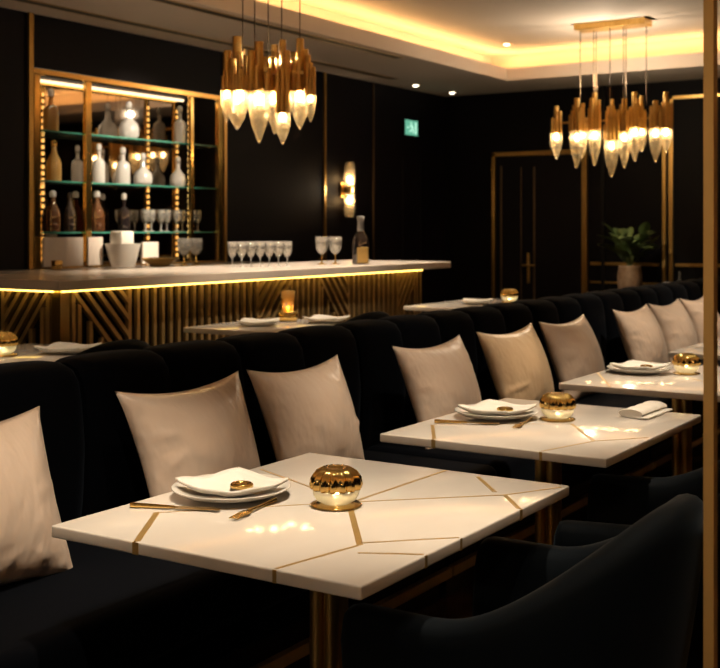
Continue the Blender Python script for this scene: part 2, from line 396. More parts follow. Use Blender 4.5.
# ------------------------------------------------------------------ cushions
def make_pillow(label, x, mat, rz=0., seed=0, W=.55, H=.435, y=2.135, tilt=19):
    rnd = random.Random(seed); ph = [rnd.uniform(0, 6) for _ in range(4)]
    n = 44; F = []; B = []
    cr = []
    for k in range(11):                        # soft creases running in from the seams
        e = rnd.choice((0, 0, 1, 2, 2, 3)); q = rnd.uniform(-.8, .8); L = rnd.uniform(.25, .6)
        p0 = ((-1, q), (1, q), (q, -1), (q, 1))[e]
        a = (0, PI, PI/2, -PI/2)[e]+rnd.uniform(-.7, .7)
        cr.append((p0, (math.cos(a), math.sin(a)), L, rnd.uniform(.010, .02), rnd.uniform(.04, .075)))
    for cx in (-1, 1):
        for cz in (-1, 1):
            for k in range(2):
                a = math.atan2(-cz, -cx)+rnd.uniform(-.35, .35)
                cr.append(((cx, cz), (math.cos(a), math.sin(a)), rnd.uniform(.5, .8), .011, .07))
    for i in range(n+1):
        fr, br = [], []
        for j in range(n+1):
            u, v = 2*i/n-1, 2*j/n-1
            px = W/2*u*(1-.10*(1-v*v)); pz = H/2*v*(1-.15*(1-u*u)); px *= 1+.05*v
            th = .108*((1-u**2)*(1-v**2))**.56
            wr = 0
            for (p0, d_, L, am, wd) in cr:
                dx, dz = u-p0[0], v-p0[1]
                t_ = dx*d_[0]+dz*d_[1]; q = -dx*d_[1]+dz*d_[0]
                if -.1 < t_ < L: wr += am*math.exp(-(q/wd)**2)*max(0, 1-t_/L)*min(1, (t_+.1)/.15)
            wr *= min(1, 2.2*(1-abs(u)))*min(1, 2.2*(1-abs(v)))
            fr.append((px, -(th+wr), pz)); br.append((px, th*.6, pz))
        F.append(fr); B.append(br)
    b = MB().grid(F).grid(B)
    o = b.build('throw_pillow', mat, None, smooth=True, merge=.0004)
    o.location = (x, y+.07, .515+.45*H*math.cos(math.radians(tilt)))
    o.rotation_euler = (-math.radians(tilt), 0, rz)
    tag(o, label, 'pillow', 'champagne satin pillows on the banquettes')
    return o
make_pillow('champagne satin pillow cut off by the left picture edge', 1.765, M_satin, 0, 1, tilt=22)
make_pillow('champagne satin pillow behind the plate on the nearest table', 2.58, M_satin, 0, 2, W=.515)
make_pillow('champagne satin pillow behind the candle on the nearest table', 3.15, M_satin, 0, 3, W=.495)
make_pillow('pale satin pillow behind the plate on the second table', 4.06, M_satin, 0, 4, W=.53)
make_pillow('deeper gold satin pillow behind the candle on the second table', 4.78, M_satin_gold, 0, 5)
make_pillow('champagne satin pillow just left of the third marble table', 5.44, M_satin, 0, 6)
make_pillow('champagne satin pillow behind the plate on the third marble table', 6.44, M_satin, 0, 7)
make_pillow('champagne satin pillow second from the brass post', 7.05, M_satin, 0, 8)
make_pillow('champagne satin pillow right beside the brass post', 7.66, M_satin, 0, 9)

# ------------------------------------------------------------------ table settings
def make_plate(label, x, y, z):
    o = MB().lathe([(.07, 0), (.075, .002), (.112, .010), (.134, .022), (.132, .024), (.108, .014), (.07, .006), (.0, .006)], seg=48).build('dinner_plate', M_china, None, smooth=True)
    o.location = (x, y, z); t = tag(o, label, 'plate', 'white plates on the marble tables')
    return t
def make_napkin(label, x, y, z, rz):
    P = []; Q = []; n = 14; a = .090
    for i in range(n+1):
        r1, r2 = [], []
        for j in range(n+1):
            u, v = 2*i/n-1, 2*j/n-1
            lift = .016*(max(abs(u), abs(v))**3) + .008*(abs(u*v))**1.5 + .003*math.sin(5*u+2)*math.sin(4*v)
            r1.append((a*u, a*v, .010+lift)); r2.append((a*u*.99, a*v*.99, .002+lift))
        P.append(r1); Q.append(r2)
    edge = []
    b = MB().grid(P).grid(Q)
    # hem joining the two sheets
    bound = lambda G: [G[i][0] for i in range(n)] + [G[n][j] for j in range(n)] + [G[n-i][n] for i in range(n)] + [G[0][n-j] for j in range(n)]
    A, B_ = bound(P), bound(Q)
    b.grid([A+[A[0]], B_+[B_[0]]])
    o = b.build('folded_napkin', M_linen, None, smooth=True, merge=.0002)
    o.location = (x, y, z); o.rotation_euler = (0, 0, rz)
    return tag(o, label, 'napkin', 'white napkins on the marble tables')
def make_ring(label, x, y, z):
    r = MB()
    pts = [(.02*math.cos(2*PI*k/24), .02*math.sin(2*PI*k/24), .009) for k in range(25)]
    r.tube(pts, .0065, 10); r.sphere((0, .0, .009), .012, (1, 1, .5))
    o = r.build('napkin_ring', M_brass2, None, smooth=True); o.location = (x, y, z)
    return tag(o, label, 'napkin ring', 'gold napkin rings')
def make_fork(label, x, y, z, rz):
    b = MB(); b.tube([(-.085, 0, .004), (-.02, 0, .005), (.04, 0, .007)], [.0055, .003, .004], 8)
    b.box((.052, 0, .0065), (.03, .022, .003), .001)
    for k in range(4): b.tube([(.064, -.009+.006*k, .0065), (.10, -.009+.006*k, .005)], .0016, 6)
    o = b.build('fork', M_brass2, None, smooth='auto'); o.location = (x, y, z); o.rotation_euler = (0, 0, rz)
    return tag(o, label, 'fork', 'gold forks')
def make_knife(label, x, y, z, rz):
    t = thing('knife', label, 'knife', (x, y, z), rz, 'gold knives')
    MB().tube([(-.10, 0, .0055), (-.06, 0, .0055), (0, 0, .005)], [.006, .005, .0035], 10).build('knife_handle', M_brass2, t, smooth='auto')
    MB().box((.05, .001, .005), (.10, .017, .002), .0008).build('blade', M_brass2, t)
    return t
def make_votive(label, x, y, z):
    t = thing('candle_holder', label, 'candle', (x, y, z), 0, 'gold ribbed candle holders')
    MB().lathe([(.052, 0), (.056, .003), (.054, .005), (.036, .006)], seg=32).build('saucer', M_brass2, t, smooth=True)
    MB().lathe([(.030, .0065), (.044, .015), (.050, .027), (.0515, .037), (.049, .037), (.0475, .027), (.041, .017), (.027, .010)], seg=32).build('glass_cup', M_frost, t, smooth=True)
    prof = [(.0515, .0375), (.054, .046), (.0515, .062), (.042, .076), (.028, .084), (.014, .083), (.008, .079)]
    MB().lathe(prof, seg=96, ribs=14, rib=.085).build('ribbed_cap', M_brass2, t, smooth=True)
    MB().lathe([(.002, .014), (.006, .022), (.005, .028), (.001, .036)], seg=12).build('flame', M_flame, t, smooth=True)
    return t
def make_roll(label, x, y, z, rz):
    b = MB(); P = []
    for i in range(17):
        xx = -.11+.22*i/16; r = 1+.05*math.sin(i*1.3)
        P.append([(xx, .036*r*math.cos(a)*1.1, .014+.0135*r*math.sin(a)) for a in [2*PI*k/18 for k in range(18)]])
    b.grid(P, closed_v=True, cap=True)
    b.box((0, -.035, .004), (.23, .05, .006), .002)
    o = b.build('rolled_napkin', M_linen, None, smooth='auto'); o.location = (x, y, z); o.rotation_euler = (0, 0, rz)
    return tag(o, label, 'napkin')
Z = .7505
names = (('nearest', 2.035, 1.645, 2.085, 1.395), ('second', 3.34, 1.62, 3.40, 1.437), ('third', 4.70, 1.62, 4.765, 1.443))
for k, (w, px, py, vx, vy) in enumerate(names):
    make_plate('round white plate under the folded napkin on the %s marble table' % w, px, py, Z)
    make_napkin('white square napkin with raised corners on the plate of the %s marble table' % w, px-.005, py-.005, Z+.0075, math.radians([-14, -8, -12][k]))
    make_ring('gold napkin ring resting on the napkin of the %s marble table' % w, px+.0, py-.03, Z+.018)
    if k < 2:
        make_knife('gold knife at the left of the plate on the %s marble table' % w, px-.165, py+.02, Z, math.radians(-68))
        make_fork('gold fork in front of the plate on the %s marble table' % w, px-.075, py-.085-.045, Z, math.radians(189))
    make_votive('gold ribbed candle holder glowing at the centre of the %s marble table' % w, vx, vy, Z)
make_roll('white rolled napkin near the right corner of the second marble table', 3.66, 1.25, Z, math.radians(-2))
make_napkin('white napkin on the leftmost high table', 3.03, 3.22, .8893, .3)
make_votive('gold ribbed candle holder on the leftmost high table', 2.84, 3.36, .8905)
make_napkin('white napkin at the left of the tall gold candle lamp', 4.36, 3.36, .8893, .5)
make_napkin('white napkin at the right of the tall gold candle lamp', 4.70, 3.2, .8893, .2)
make_votive('gold ribbed candle holder on the high table beyond the bar end', 6.62, 3.12, .8905)
make_napkin('white napkin on the high table beyond the bar end', 6.33, 3.2, .8893, .4)
t = thing('candle_lamp', 'tall gold candle lamp with clear chimney on the high table by the bar', 'lamp', (4.68, 3.42, .8905))
MB().lathe([(.045, 0), (.05, .02), (.045, .045), (.03, .05)], seg=24).build('lamp_base', M_brass2, t, smooth=True)
MB().lathe([(.028, .051), (.03, .10), (.036, .15), (.034, .15), (.028, .10), (.026, .053)], seg=24).build('glass_chimney', M_goldglass, t, smooth=True)
MB().lathe([(.001, .055), (.004, .062), (.003, .07), (.001, .076)], seg=10).build('flame', M_flame, t, smooth=True)

# ------------------------------------------------------------------ bar
BX0, BX1, BY0, BY1, BZ = 3.52, 7.12, 3.80, 4.63, 1.125
bar = thing('bar_counter', 'long bar counter with pale stone top and lit bronze slatted front', 'bar', (0, 0, 0))
MB().span(BX0, BX1, BY0, BY1, BZ-.045, BZ, .004).build('countertop', M_bar_top, bar)
px0, px1, py0, py1 = BX0+.14, BX1-.17, BY0+.14, BY1-.02
MB().span(px0, px1, py0, py1, 0.02, BZ-.047).build('bar_body', M_black, bar)
sl = MB()
zb, zt = .03, BZ-.05
def vslat(u, z0, z1, face):
    if z1-z0 < .02: return
    w = .022
    if face == 'f': sl.span(u-w/2, u+w/2, py0-.022, py0-.0005, z0, z1)
    else: sl.span(px0-.022, px0-.0005, u-w/2, u+w/2, z0, z1)
def dslat(u0, z0, u1, z1, face):
    L = math.hypot(u1-u0, z1-z0); a = math.atan2(z1-z0, u1-u0)
    if face == 'f': sl.box(((u0+u1)/2, py0-.013, (z0+z1)/2), (L, .024, .02), 0, (0, -a, 0))
    else: sl.box((px0-.013, (u0+u1)/2, (z0+z1)/2), (.024, L, .02), 0, (a, 0, 0))
def chevron(u0, u1, face, up):
    """panel with slanted slats running from one top corner down, upright slats below them"""
    w = u1-u0; H = .40
    n = 5
    for k in range(n):
        f = k/n
        # slat k starts on the top edge at f and ends on the far side lower down
        if up:   # rising to the right
            dslat(u0, zt-H*(1-f), u0+w*(1-f), zt-.01, face)
        else:
            dslat(u0+w*f, zt-.01, u1, zt-H*(1-f), face)
    m = max(2, int(w/.06))
    for k in range(m):
        u = u0+w*(k+.5)/m; f = (k+.5)/m
        top = zt-H*(1-f)-.03 if up else zt-H*f-.03
        vslat(u, zb, top, face)
    vslat(u0, zb, zt, face); vslat(u1, zb, zt, face)
def uprights(u0, u1, face):
    n = max(1, int(round((u1-u0)/.058)))
    for k in range(1, n): vslat(u0+(u1-u0)*k/n, zb, zt, face)
chevron(px0+.06, px0+.42, 'f', False); uprights(px0+.42, px0+1.42, 'f')
chevron(px0+1.42, px0+1.74, 'f', True); uprights(px0+1.74, px0+2.02, 'f')
chevron(px0+2.02, px0+2.34, 'f', False); uprights(px0+2.34, px1-.36, 'f'); chevron(px1-.36, px1-.10, 'f', True); uprights(px1-.10, px1, 'f')
chevron(py0+.06, py0+.36, 's', False); uprights(py0+.36, py1, 's')
sl.build('slat_front', M_bronze, bar)
MB().span(px0-.025, px0+.03, py0-.025, py0+.03, zb, zt).build('corner_post', M_brass, bar)
ld = MB(); n = int((px1-px0)/.034)
for k in range(n): ld.span(px0-.03+.034*k, px0-.03+.034*k+.02, py0-.048, py0-.036, BZ-.058, BZ-.047)
ld.build('led_strip', M_barled, bar)
ld = MB(); n = int((py1-py0)/.034)
for k in range(1, n): ld.span(px0-.048, px0-.036, py0-.03+.034*k, py0-.03+.034*k+.02, BZ-.058, BZ-.047)
ld.build('led_strip', M_barled, bar)
MB().span(px0+.02, px1-.02, py0+.05, py1, 0, .02).build('toe_kick', M_black_metal, bar)
bb = thing('back_counter', 'stone topped back counter under the bottle shelves', 'counter', (0, 0, 0))
MB().span(5.0, 7.6, 5.5, Y1-.021, 1.03, 1.08, .003).span(NX0+.003, NX1-.003, Y1-.03, Y1+.235, 1.032, 1.08).build('countertop', M_bar_top, bb)
MB().span(5.03, 7.57, 5.55, Y1-.021, 0, 1.028).build('cabinet', M_black, bb)

# shelving in the niche
sh = thing('bottle_shelves', 'brass framed back bar shelving with glass shelves and mirror back', 'shelving', (0, 0, 0))
MB().span(NX0+.004, NX1-.004, Y1+.24, Y1+.256, 1.082, NZ1-.004).build('mirror_back', M_mirror, sh)
SF = Y1+.0
for xx, ww in ((5.405, .05), (5.875, .055), (6.985, .035), (7.335, .06)):
    MB().span(xx-ww/2, xx+ww/2, SF-.012, SF+.02, 1.082, NZ1-.045, .003).build('post', M_brass2, sh)
MB().span(NX0+.004, NX1-.004, SF-.012, SF+.02, NZ1-.043, NZ1-.004, .003).build('top_rail', M_brass2, sh)
MB().span(NX0+.004, NX1-.004, SF-.012, SF+.02, 1.0815, 1.094).build('bottom_rail', M_oldbrass, sh)
MB().span(NX0+.01, NX1-.01, SF+.05, SF+.075, NZ1-.024, NZ1-.006).build('led_strip', M_toprail, sh)
SZ = (2.03, 1.685, 1.33)
for z in SZ:
    g = MB().span(NX0+.006, NX1-.006, SF+.029, SF+.236, z-.012, z).build('glass_shelf', M_shelfglass, sh)
    MB().span(NX0+.006, NX1-.006, SF+.0276, SF+.0286, z-.012, z).build('polished_edge', M_glassedge, g)
for xx in (5.405, 5.875, 6.985, 7.335):
    ld = MB()
    for k in range(26): ld.span(xx-.009, xx+.009, SF+.0205, SF+.0275, 1.12+.048*k, 1.146+.048*k)
    for z in SZ: pass
    ld.build('upright_led', M_shelfled, sh)

def make_bottle(kind, label, x, y, z, h, r, mat, cap):
    r *= .88
    t = thing('bottle' if kind != 'decanter' else 'decanter', label, 'bottle' if kind != 'decanter' else 'decanter', (x, y, z), 0, 'bottles on the bar shelves')
    if kind == 'decanter':
        pr = [(.75*r, 0), (r, .08*h), (r*1.02, .25*h), (.9*r, .38*h), (.45*r, .50*h), (.27*r, .58*h), (.25*r, .76*h), (.42*r, .78*h)]
    elif kind == 'square':
        pr = [(.95*r, 0), (r, .03*h), (r, .50*h), (.85*r, .57*h), (.32*r, .64*h), (.28*r, .80*h), (.42*r, .82*h)]
    else:
        pr = [(.92*r, 0), (r, .03*h), (r, .42*h), (.8*r, .54*h), (.4*r, .68*h), (.30*r, .82*h), (.38*r, .84*h)]
    MB().lathe(pr, seg=24).build('glass_body', mat, t, smooth='auto')
    if kind == 'decanter':
        MB().sphere((0, 0, .88*h), .33*r, (1, 1, 1.25)).cyl((0, 0, .78*h), .2*r, .05*h, 12).build('stopper', cap, t, smooth=True)
    else:
        MB().lathe([(.30*r, .83*h), (.42*r, .86*h), (.42*r, .96*h), (.2*r, h)], seg=16).build('stopper', cap, t, smooth='auto')
    return t
YS = SF+.13
def xs(px, y=None):              # place along the shelf, at depth y
    k = (px-360)/1157*1.0; dd = (y or YS)/(.5388-.8424*k); return .8424*dd+.5388*k*dd
for a in (('square', 'amber labelled square bottle on the top shelf, far left', 51, 0, .30, .062, M_goldglass, M_crystal),
          ('decanter', 'round white crystal decanter in the middle of the top shelf', 129, 0, .29, .085, M_crystal, M_crystal),
          ('square', 'slim white crystal bottle at the right of the top shelf', 180, 0, .30, .055, M_crystal, M_crystal),
          ('tall', 'golden bottle at the left end of the middle shelf', 54, 1, .29, .06, M_goldglass, M_brass2),
          ('square', 'slim white crystal bottle beside the thick brass post on the middle shelf', 99, 1, .29, .05, M_crystal, M_crystal),
          ('square', 'broad white crystal bottle in the middle of the middle shelf', 123, 1, .28, .06, M_crystal, M_crystal),
          ('decanter', 'wide bellied white decanter on the middle shelf', 143, 1, .25, .08, M_crystal, M_crystal),
          ('decanter', 'small round white decanter at the right of the middle shelf', 178, 1, .245, .072, M_crystal, M_crystal),
          ('tall', 'brown spirit bottle at the left end of the lowest shelf', 53, 2, .29, .06, M_brownglass, M_crystal),
          ('tall', 'dark violet bottle beside the brown bottle on the lowest shelf', 70, 2, .28, .055, M_darkglass, M_darkglass),
          ('tall', 'brown spirit bottle right of the thick brass post on the lowest shelf', 97, 2, .30, .064, M_brownglass, M_crystal),
          ('square', 'dark bottle with pale stopper beside the row of shelf glasses', 124, 2, .29, .052, M_darkglass, M_crystal)):
    make_bottle(a[0], a[1], xs(a[2]), YS, SZ[a[3]]+.0006, *a[4:])

def make_wine(label, loc, h, r, group, foot=None, lo=.36):
    t = thing('stemmed_glass', label, 'glass', loc, 0, group)
    MB().lathe([(.10*r, lo*h), (.50*r, (lo+.05)*h), (.90*r, (lo+.2)*h), (r, .78*h), (.98*r, h), (.93*r, h), (.94*r, .78*h), (.84*r, (lo+.22)*h), (.4*r, (lo+.09)*h)], seg=24).build('bowl', M_clear, t, smooth=True)
    MB().lathe([(.75*r, 0), (.75*r, .012*h), (.18*r, .05*h), (.1*r, .12*h), (.10*r, lo*h)], seg=20).build('stem_foot', foot or M_crystal, t, smooth=True)
    return t
w0 = None
for k in range(8):
    px = 143+k*7.7; x = xs(px)
    lab = ['first', 'second', 'third', 'fourth', 'fifth', 'sixth', 'seventh', 'eighth'][k] + ' stemmed glass from the left in the row on the lowest shelf'
    if k == 0: w0 = make_wine(lab, (x, YS-.03, SZ[2]+.0006), .17, .031, 'stemmed glasses on the lowest shelf')
    else: copy_thing(w0, (x, YS-.03+.02*(k % 2), SZ[2]+.0006), None, lab)
v0 = None
for k in range(7):
    lab = ['first', 'second', 'third', 'fourth', 'fifth', 'sixth', 'seventh'][k] + ' stemmed glass from the left in the row on the bar counter'
    loc = (5.33+.0555*k, 4.30-.026*k, BZ+.0006)
    if k == 0: v0 = make_wine(lab, loc, .15, .029, 'stemmed glasses on the bar counter')
    else: copy_thing(v0, loc, None, lab)
g = 'gold stemmed coupes'
make_wine('left one of two gold footed coupes beside the carafe on the bar', (6.07, 4.17, BZ+.0006), .175, .042, g, M_brass2)
make_wine('right one of two gold footed coupes beside the carafe on the bar', (6.15, 4.12, BZ+.0006), .175, .042, g, M_brass2)
make_wine('left one of two gold footed coupes below the bottle shelves', (xs(184, 5.75), 5.75, 1.0806), .20, .05, g, M_brass2)
make_wine('right one of two gold footed coupes below the bottle shelves', (xs(196, 5.75), 5.75, 1.0806), .20, .05, g, M_brass2)
t = thing('carafe', 'tall slim glass carafe with gold label on the bar counter', 'carafe', (6.23, 3.98, BZ+.0006))
MB().lathe([(.052, 0), (.055, .01), (.055, .13), (.045, .17), (.022, .21), (.018, .27), (.026, .30), (.022, .30)], seg=24).build('glass_body', M_darkglass, t, smooth='auto')
MB().lathe([(.0165, .205), (.0226, .2105), (.019, .27), (.0268, .302), (.015, .306)], seg=24).build('pale_neck', M_crystal, t, smooth=True)
MB().box((-.0385, -.041, .058), (.012, .07, .10), .002, (0, 0, math.radians(32.6))).build('gold_label', M_inlay, t)
# things on the back counter
t = thing('ice_bucket', 'tapered white ceramic ice bucket with a folded cloth on top', 'ice bucket', (xs(123, 5.9), 5.90, 1.0806))
MB().lathe([(.085, 0), (.09, .02), (.125, .15), (.13, .165), (.12, .165), (.08, .02)], seg=28).build('bucket', M_china, t, smooth='auto')
MB().box((-.01, 0, .19), (.13, .12, .13), .015).build('folded_cloth', M_linen, t, smooth='auto')
for k, (px, wd, hh) in enumerate(((63, .36, .20), (95, .14, .20), (150, .17, .16))):
    t = thing('marble_tray', ['upright white marble slab at the left of the back counter', 'upright white marble slab beside the ceramic ice bucket', 'small upright white marble slab right of the ceramic ice bucket'][k], 'slab', (xs(px, 6.0), 6.0, 1.0806), 0, 'white marble slabs on the back counter')
    MB().box((0, 0, hh/2+.012), (wd, .018, hh), .003).build('slab', M_bar_top, t)
    MB().box((0, 0, .006), (wd*.8, .06, .012), .002).build('slab_foot', M_oldbrass, t)
t = thing('gold_bowl', 'low hammered gold bowl on the back counter beside the coupes', 'bowl', (xs(160, 5.72), 5.72, 1.0806))
MB().lathe([(.06, 0), (.07, .01), (.13, .05), (.14, .062), (.132, .062), (.07, .02)], seg=32, ribs=9, rib=.03).build('bowl', M_brass2, t, smooth=True)
t = thing('gold_votive', 'small gold cup at the foot of the left shelves', 'cup', (xs(57, 5.86), 5.86, 1.0806))
MB().lathe([(.03, 0), (.035, .01), (.04, .06), (.036, .06), (.03, .012)], seg=20).build('cup', M_brass2, t, smooth=True)

# ------------------------------------------------------------------ chandeliers
RV, FV = Vector((.5388, -.8424, 0)), Vector((.8424, .5388, 0))
def pendant(par, off, zt, zg, ztip, rg, tubes):
    """gold tube bundle above a faceted glass drop: zt top of the tubes, zg where the glass begins"""
    ox, oy = off
    g = MB()
    tubes += 5
    for k in range(tubes):
        a = 2*PI*k/tubes+ox*40; rr = rg*.86*(1 if k % 2 else .7) if k else 0
        top = zt if k == 0 else zt-(.04+.11*((k*37+int(abs(ox)*1000)) % 10)/10)*(zt-zg)/.25
        rad = rg*.42 if k == 0 else rg*.33
        g.cyl((ox+rr*math.cos(a), oy+rr*math.sin(a), zg-.01), rad, top-zg+.01, 14)
    tb = g.build('tube_bundle', M_brass, par, smooth='auto')
    L = zg-ztip
    MB().lathe([(rg*.92, zg), (rg, zg-.12*L), (rg*.97, zg-.40*L), (rg*.72, zg-.66*L), (rg*.42, zg-.82*L), (rg*.30, zg-.9*L), (rg*.06, ztip)], (ox, oy, 0), seg=40, ribs=10, rib=.05).build('glass_drop', M_drop, par, smooth=True)
    MB().sphere((ox, oy, zg-.17*L), min(.02, rg*.40), (1, 1, 1.4), 12, 8).build('bulb', M_bulb, par, smooth=True)
ch1 = thing('chandelier', 'nearer brass and glass cluster chandelier hanging before the bar', 'chandelier', (4.35, 3.3, 0), 0, 'brass chandeliers')
c1p = [(-.147, .05, 2.263, 2.00, 1.82, .054, 4), (-.12, -.07, 2.13, 2.0, 1.86, .035, 3), (-.035, -.04, 2.225, 2.0, 1.75, .05, 4), (.03, .06, 2.225, 2.01, 1.80, .042, 4),
       (.075, -.03, 2.235, 1.90, 1.745, .037, 3), (.152, .03, 2.25, 2.01, 1.82, .045, 4), (.205, -.02, 2.13, 1.985, 1.85, .026, 3), (-.19, .0, 2.14, 2.01, 1.85, .03, 2),
       (.09, .08, 2.16, 2.01, 1.87, .03, 2)]
for (l, dd, a, b_, c_, r_, n_) in c1p:
    o = RV*l+FV*dd; pendant(ch1, (o.x, o.y), a, b_, c_, r_, n_)
for (l, dd, zt_) in ((-.12, .05, 2.263), (-.055, -.04, 2.2), (.0, .06, 2.2), (.07, -.03, 2.2), (.152, .03, 2.25)):
    o = RV*l+FV*dd; MB().tube([(o.x, o.y, 2.12), (o.x, o.y, ZC-.04)], .0028, 8).build('suspension_cable', M_cable, ch1)
MB().box((0, 0, 2.085), (.34, .02, .016), 0, (0, 0, -1.0)).box((0, 0, 2.085), (.02, .20, .016), 0, (0, 0, -1.0)).build('inner_frame', M_brass, ch1)
MB().box((0, 0, ZC-.021), (.44, .20, .04), .004, (0, 0, -1.0)).build('canopy', M_brass, ch1)
ch2 = thing('chandelier', 'farther wide brass chandelier with rectangular ceiling canopy', 'chandelier', (9.39, 3.47, 0), 0, 'brass chandeliers')
K = 1/118.3
c2p = [(558.5, .05, 102, 129, 157, 6.2, 3), (575.5, -.08, 97, 130, 168, 6.8, 4), (586, .12, 104, 128, 156, 5.5, 3), (595.5, .02, 91, 128, 165, 6.2, 4), (608, -.10, 107, 140, 178, 7, 3),
       (614, .10, 98, 128, 158, 5.5, 3), (622, -.03, 100, 132, 169, 6, 4), (634, .05, 93, 127, 162, 6, 4), (643, .13, 96, 128, 152, 5, 3), (649.6, -.06, 104, 130, 164, 6.2, 4), (662, .03, 95, 130, 155, 6, 3)]
for (x, dd, a, b_, c_, r_, n_) in c2p:
    o = Vector((dd, -(x-612)*K*.93/.8424+.64*dd, 0)); z = lambda y: 1.35+(229-y)*K
    pendant(ch2, (o.x, o.y), z(a), z(b_), z(c_), r_*K, n_)
for x, dd in ((582, -.08), (595.5, .02), (599, .1), (608, -.1), (621, -.03), (625, .08), (642, .05)):
    o = Vector((dd*.6, -(x-612)*K/.8424+.64*dd*.6, 0)); MB().tube([(o.x, o.y, 2.38), (o.x, o.y, ZC-.05)], .0035, 8).build('suspension_cable', M_cable, ch2)
MB().box((0, 0, 2.27), (.012, 1.0, .012), 0).box((0, 0, 2.27), (.28, .012, .012), 0).build('inner_frame', M_brass, ch2)
MB().box((0, 0, ZC-.028), (.20, .62, .055), .004).build('canopy', M_brass, ch2)

light('added_uplight', 'POINT', (.03, .06, 2.62), 30, WARM, .025, parent=ch2)  # added point light to brighten the tray ceiling above this chandelier
light('added_uplight', 'POINT', (0, .01, 2.15), 32, WARM, .01, parent=ch1)  # added among the tubes to lift the soffit and ceiling
# wall sconce, and two added ones behind the camera
def make_sconce(label, loc, rz, e):
    sc = thing('wall_sconce', label, 'wall lamp', loc, rz, 'double ended wall sconces')
    MB().box((0, -.01, 0), (.10, .018, .14), .004).cyl((0, -.075, -.03), .05, .06, 20).box((0, -.045, 0), (.03, .07, .03)).build('bracket', M_brass, sc, smooth='auto')
    for s_ in (1, -1):
        zz = [(.045, .034), (.052, .07), (.050, .20), (.040, .26), (.036, .26), (.044, .20), (.046, .07), (.040, .036)]
        MB().lathe([(r, s_*z) for r, z in zz], (0, -.075, 0), seg=32, ribs=8, rib=.05).build('glass_shade', M_drop, sc, smooth=True)
        MB().sphere((0, -.075, s_*.10), .024, (1, 1, 1.3), 12, 8).build('bulb', M_bulb2, sc, smooth=True)
    light('sconce_glow', 'POINT', (0, -.20, 0), e, WARM, .02, parent=sc)
make_sconce('double ended brass and glass wall sconce beyond the bar', (9.16, Y1, 1.72), 0, 1.5)
make_sconce('added unseen brass wall sconce behind the camera nearer the banquettes', (X0, 2.3, 1.75), PI/2, 22)  # added behind the camera so the brass table legs catch reflections
make_sconce('added unseen brass wall sconce behind the camera nearer the aisle', (X0, .3, 1.75), PI/2, 22)  # second added sconce, out of view, for glints on the brass legs

# exit sign
ex = thing('exit_sign', 'small green lit exit sign high on the dark wall', 'sign', (10.40, Y1, 2.40))
MB().box((0, -.016, 0), (.27, .03, .17), .004).build('housing', M_black_metal, ex)
MB().box((0, -.033, 0), (.255, .004, .155), 0).build('green_panel', M_sign, ex)
pg = MB().sphere((-.012, -.036, .047), .013, (1, .2, 1), 12, 8)
for a, b_ in (((-.012, .03), (.005, -.01)), ((-.006, .025), (-.04, .012)), ((-.006, .025), (.03, .0)), ((.005, -.01), (.035, -.03)), ((.035, -.03), (.03, -.055)), ((.005, -.01), (-.02, -.035)), ((-.02, -.035), (-.05, -.04))):
    pg.tube([(a[0], -.0365, a[1]), (b_[0], -.0365, b_[1])], .008, 8)
pg.box((.085, -.036, 0), (.03, .003, .12)).box((-.075, -.036, .0), (.035, .003, .016))
pg.build('pictogram', M_signw, ex)

# ------------------------------------------------------------------ far console, plant, little glassware
cs = thing('console_table', 'dark console table with brass edge against the far wall', 'console', (10.80, 3.55, 0))
MB().span(-.19, .19, -.85, .45, .72, .75, .003).build('console_top', M_black, cs)
for sx in (-.17, .17):
    for sy in (-.82, .42): MB().span(sx-.015, sx+.015, sy-.015, sy+.015, 0, .719).build('leg', M_oldbrass, cs)
pl = thing('potted_plant', 'leafy green plant in a smoky glass vase on the console', 'plant', (10.74, 3.80, .7505))
pl.scale = (1.25, 1.25, 1.25)
MB().lathe([(.075, 0), (.09, .02), (.095, .12), (.085, .18), (.088, .20), (.08, .20), (.078, .18), (.086, .12)], seg=28, ribs=14, rib=.02).build('vase', M_vase, pl, smooth=True)
lf = MB(); st = MB(); rnd = random.Random(3)
def leaf(bm_, base, dirv, L, w):
    dirv = dirv.normalized(); side = dirv.cross(Vector((0, 0, 1))).normalized(); up = side.cross(dirv)
    P = []
    for i in range(8):
        t_ = i/7; ww = w*math.sin(PI*min(1, t_*.93+.05))**.8; droop = -.12*L*t_*t_
        c = base+dirv*L*t_+Vector((0, 0, droop))
        P.append([c-side*ww+up*ww*.35, c, c+side*ww+up*ww*.35])
    bm_.grid(P)
for k in range(19):
    a = k*2.4+rnd.uniform(-.3, .3); el = rnd.uniform(.55, 1.4); L = rnd.uniform(.18, .33)
    dv = Vector((math.cos(a)*math.cos(el), math.sin(a)*math.cos(el), math.sin(el)))
    top = Vector((0, 0, .22))+dv*L*.75
    st.tube([(0, 0, .06), (0.01*math.cos(a), .01*math.sin(a), .2), top], .004, 6)
    for q in range(3):
        aa = a+rnd.uniform(-1.0, 1.0); e2 = rnd.uniform(.1, 1.1)
        leaf(lf, top-dv*L*.25*q, Vector((math.cos(aa)*math.cos(e2), math.sin(aa)*math.cos(e2), math.sin(e2))), rnd.uniform(.12, .19), rnd.uniform(.032, .046))
lf.build('foliage', M_leaf, pl, smooth=True); st.build('stems', M_leaf, pl, smooth=True)
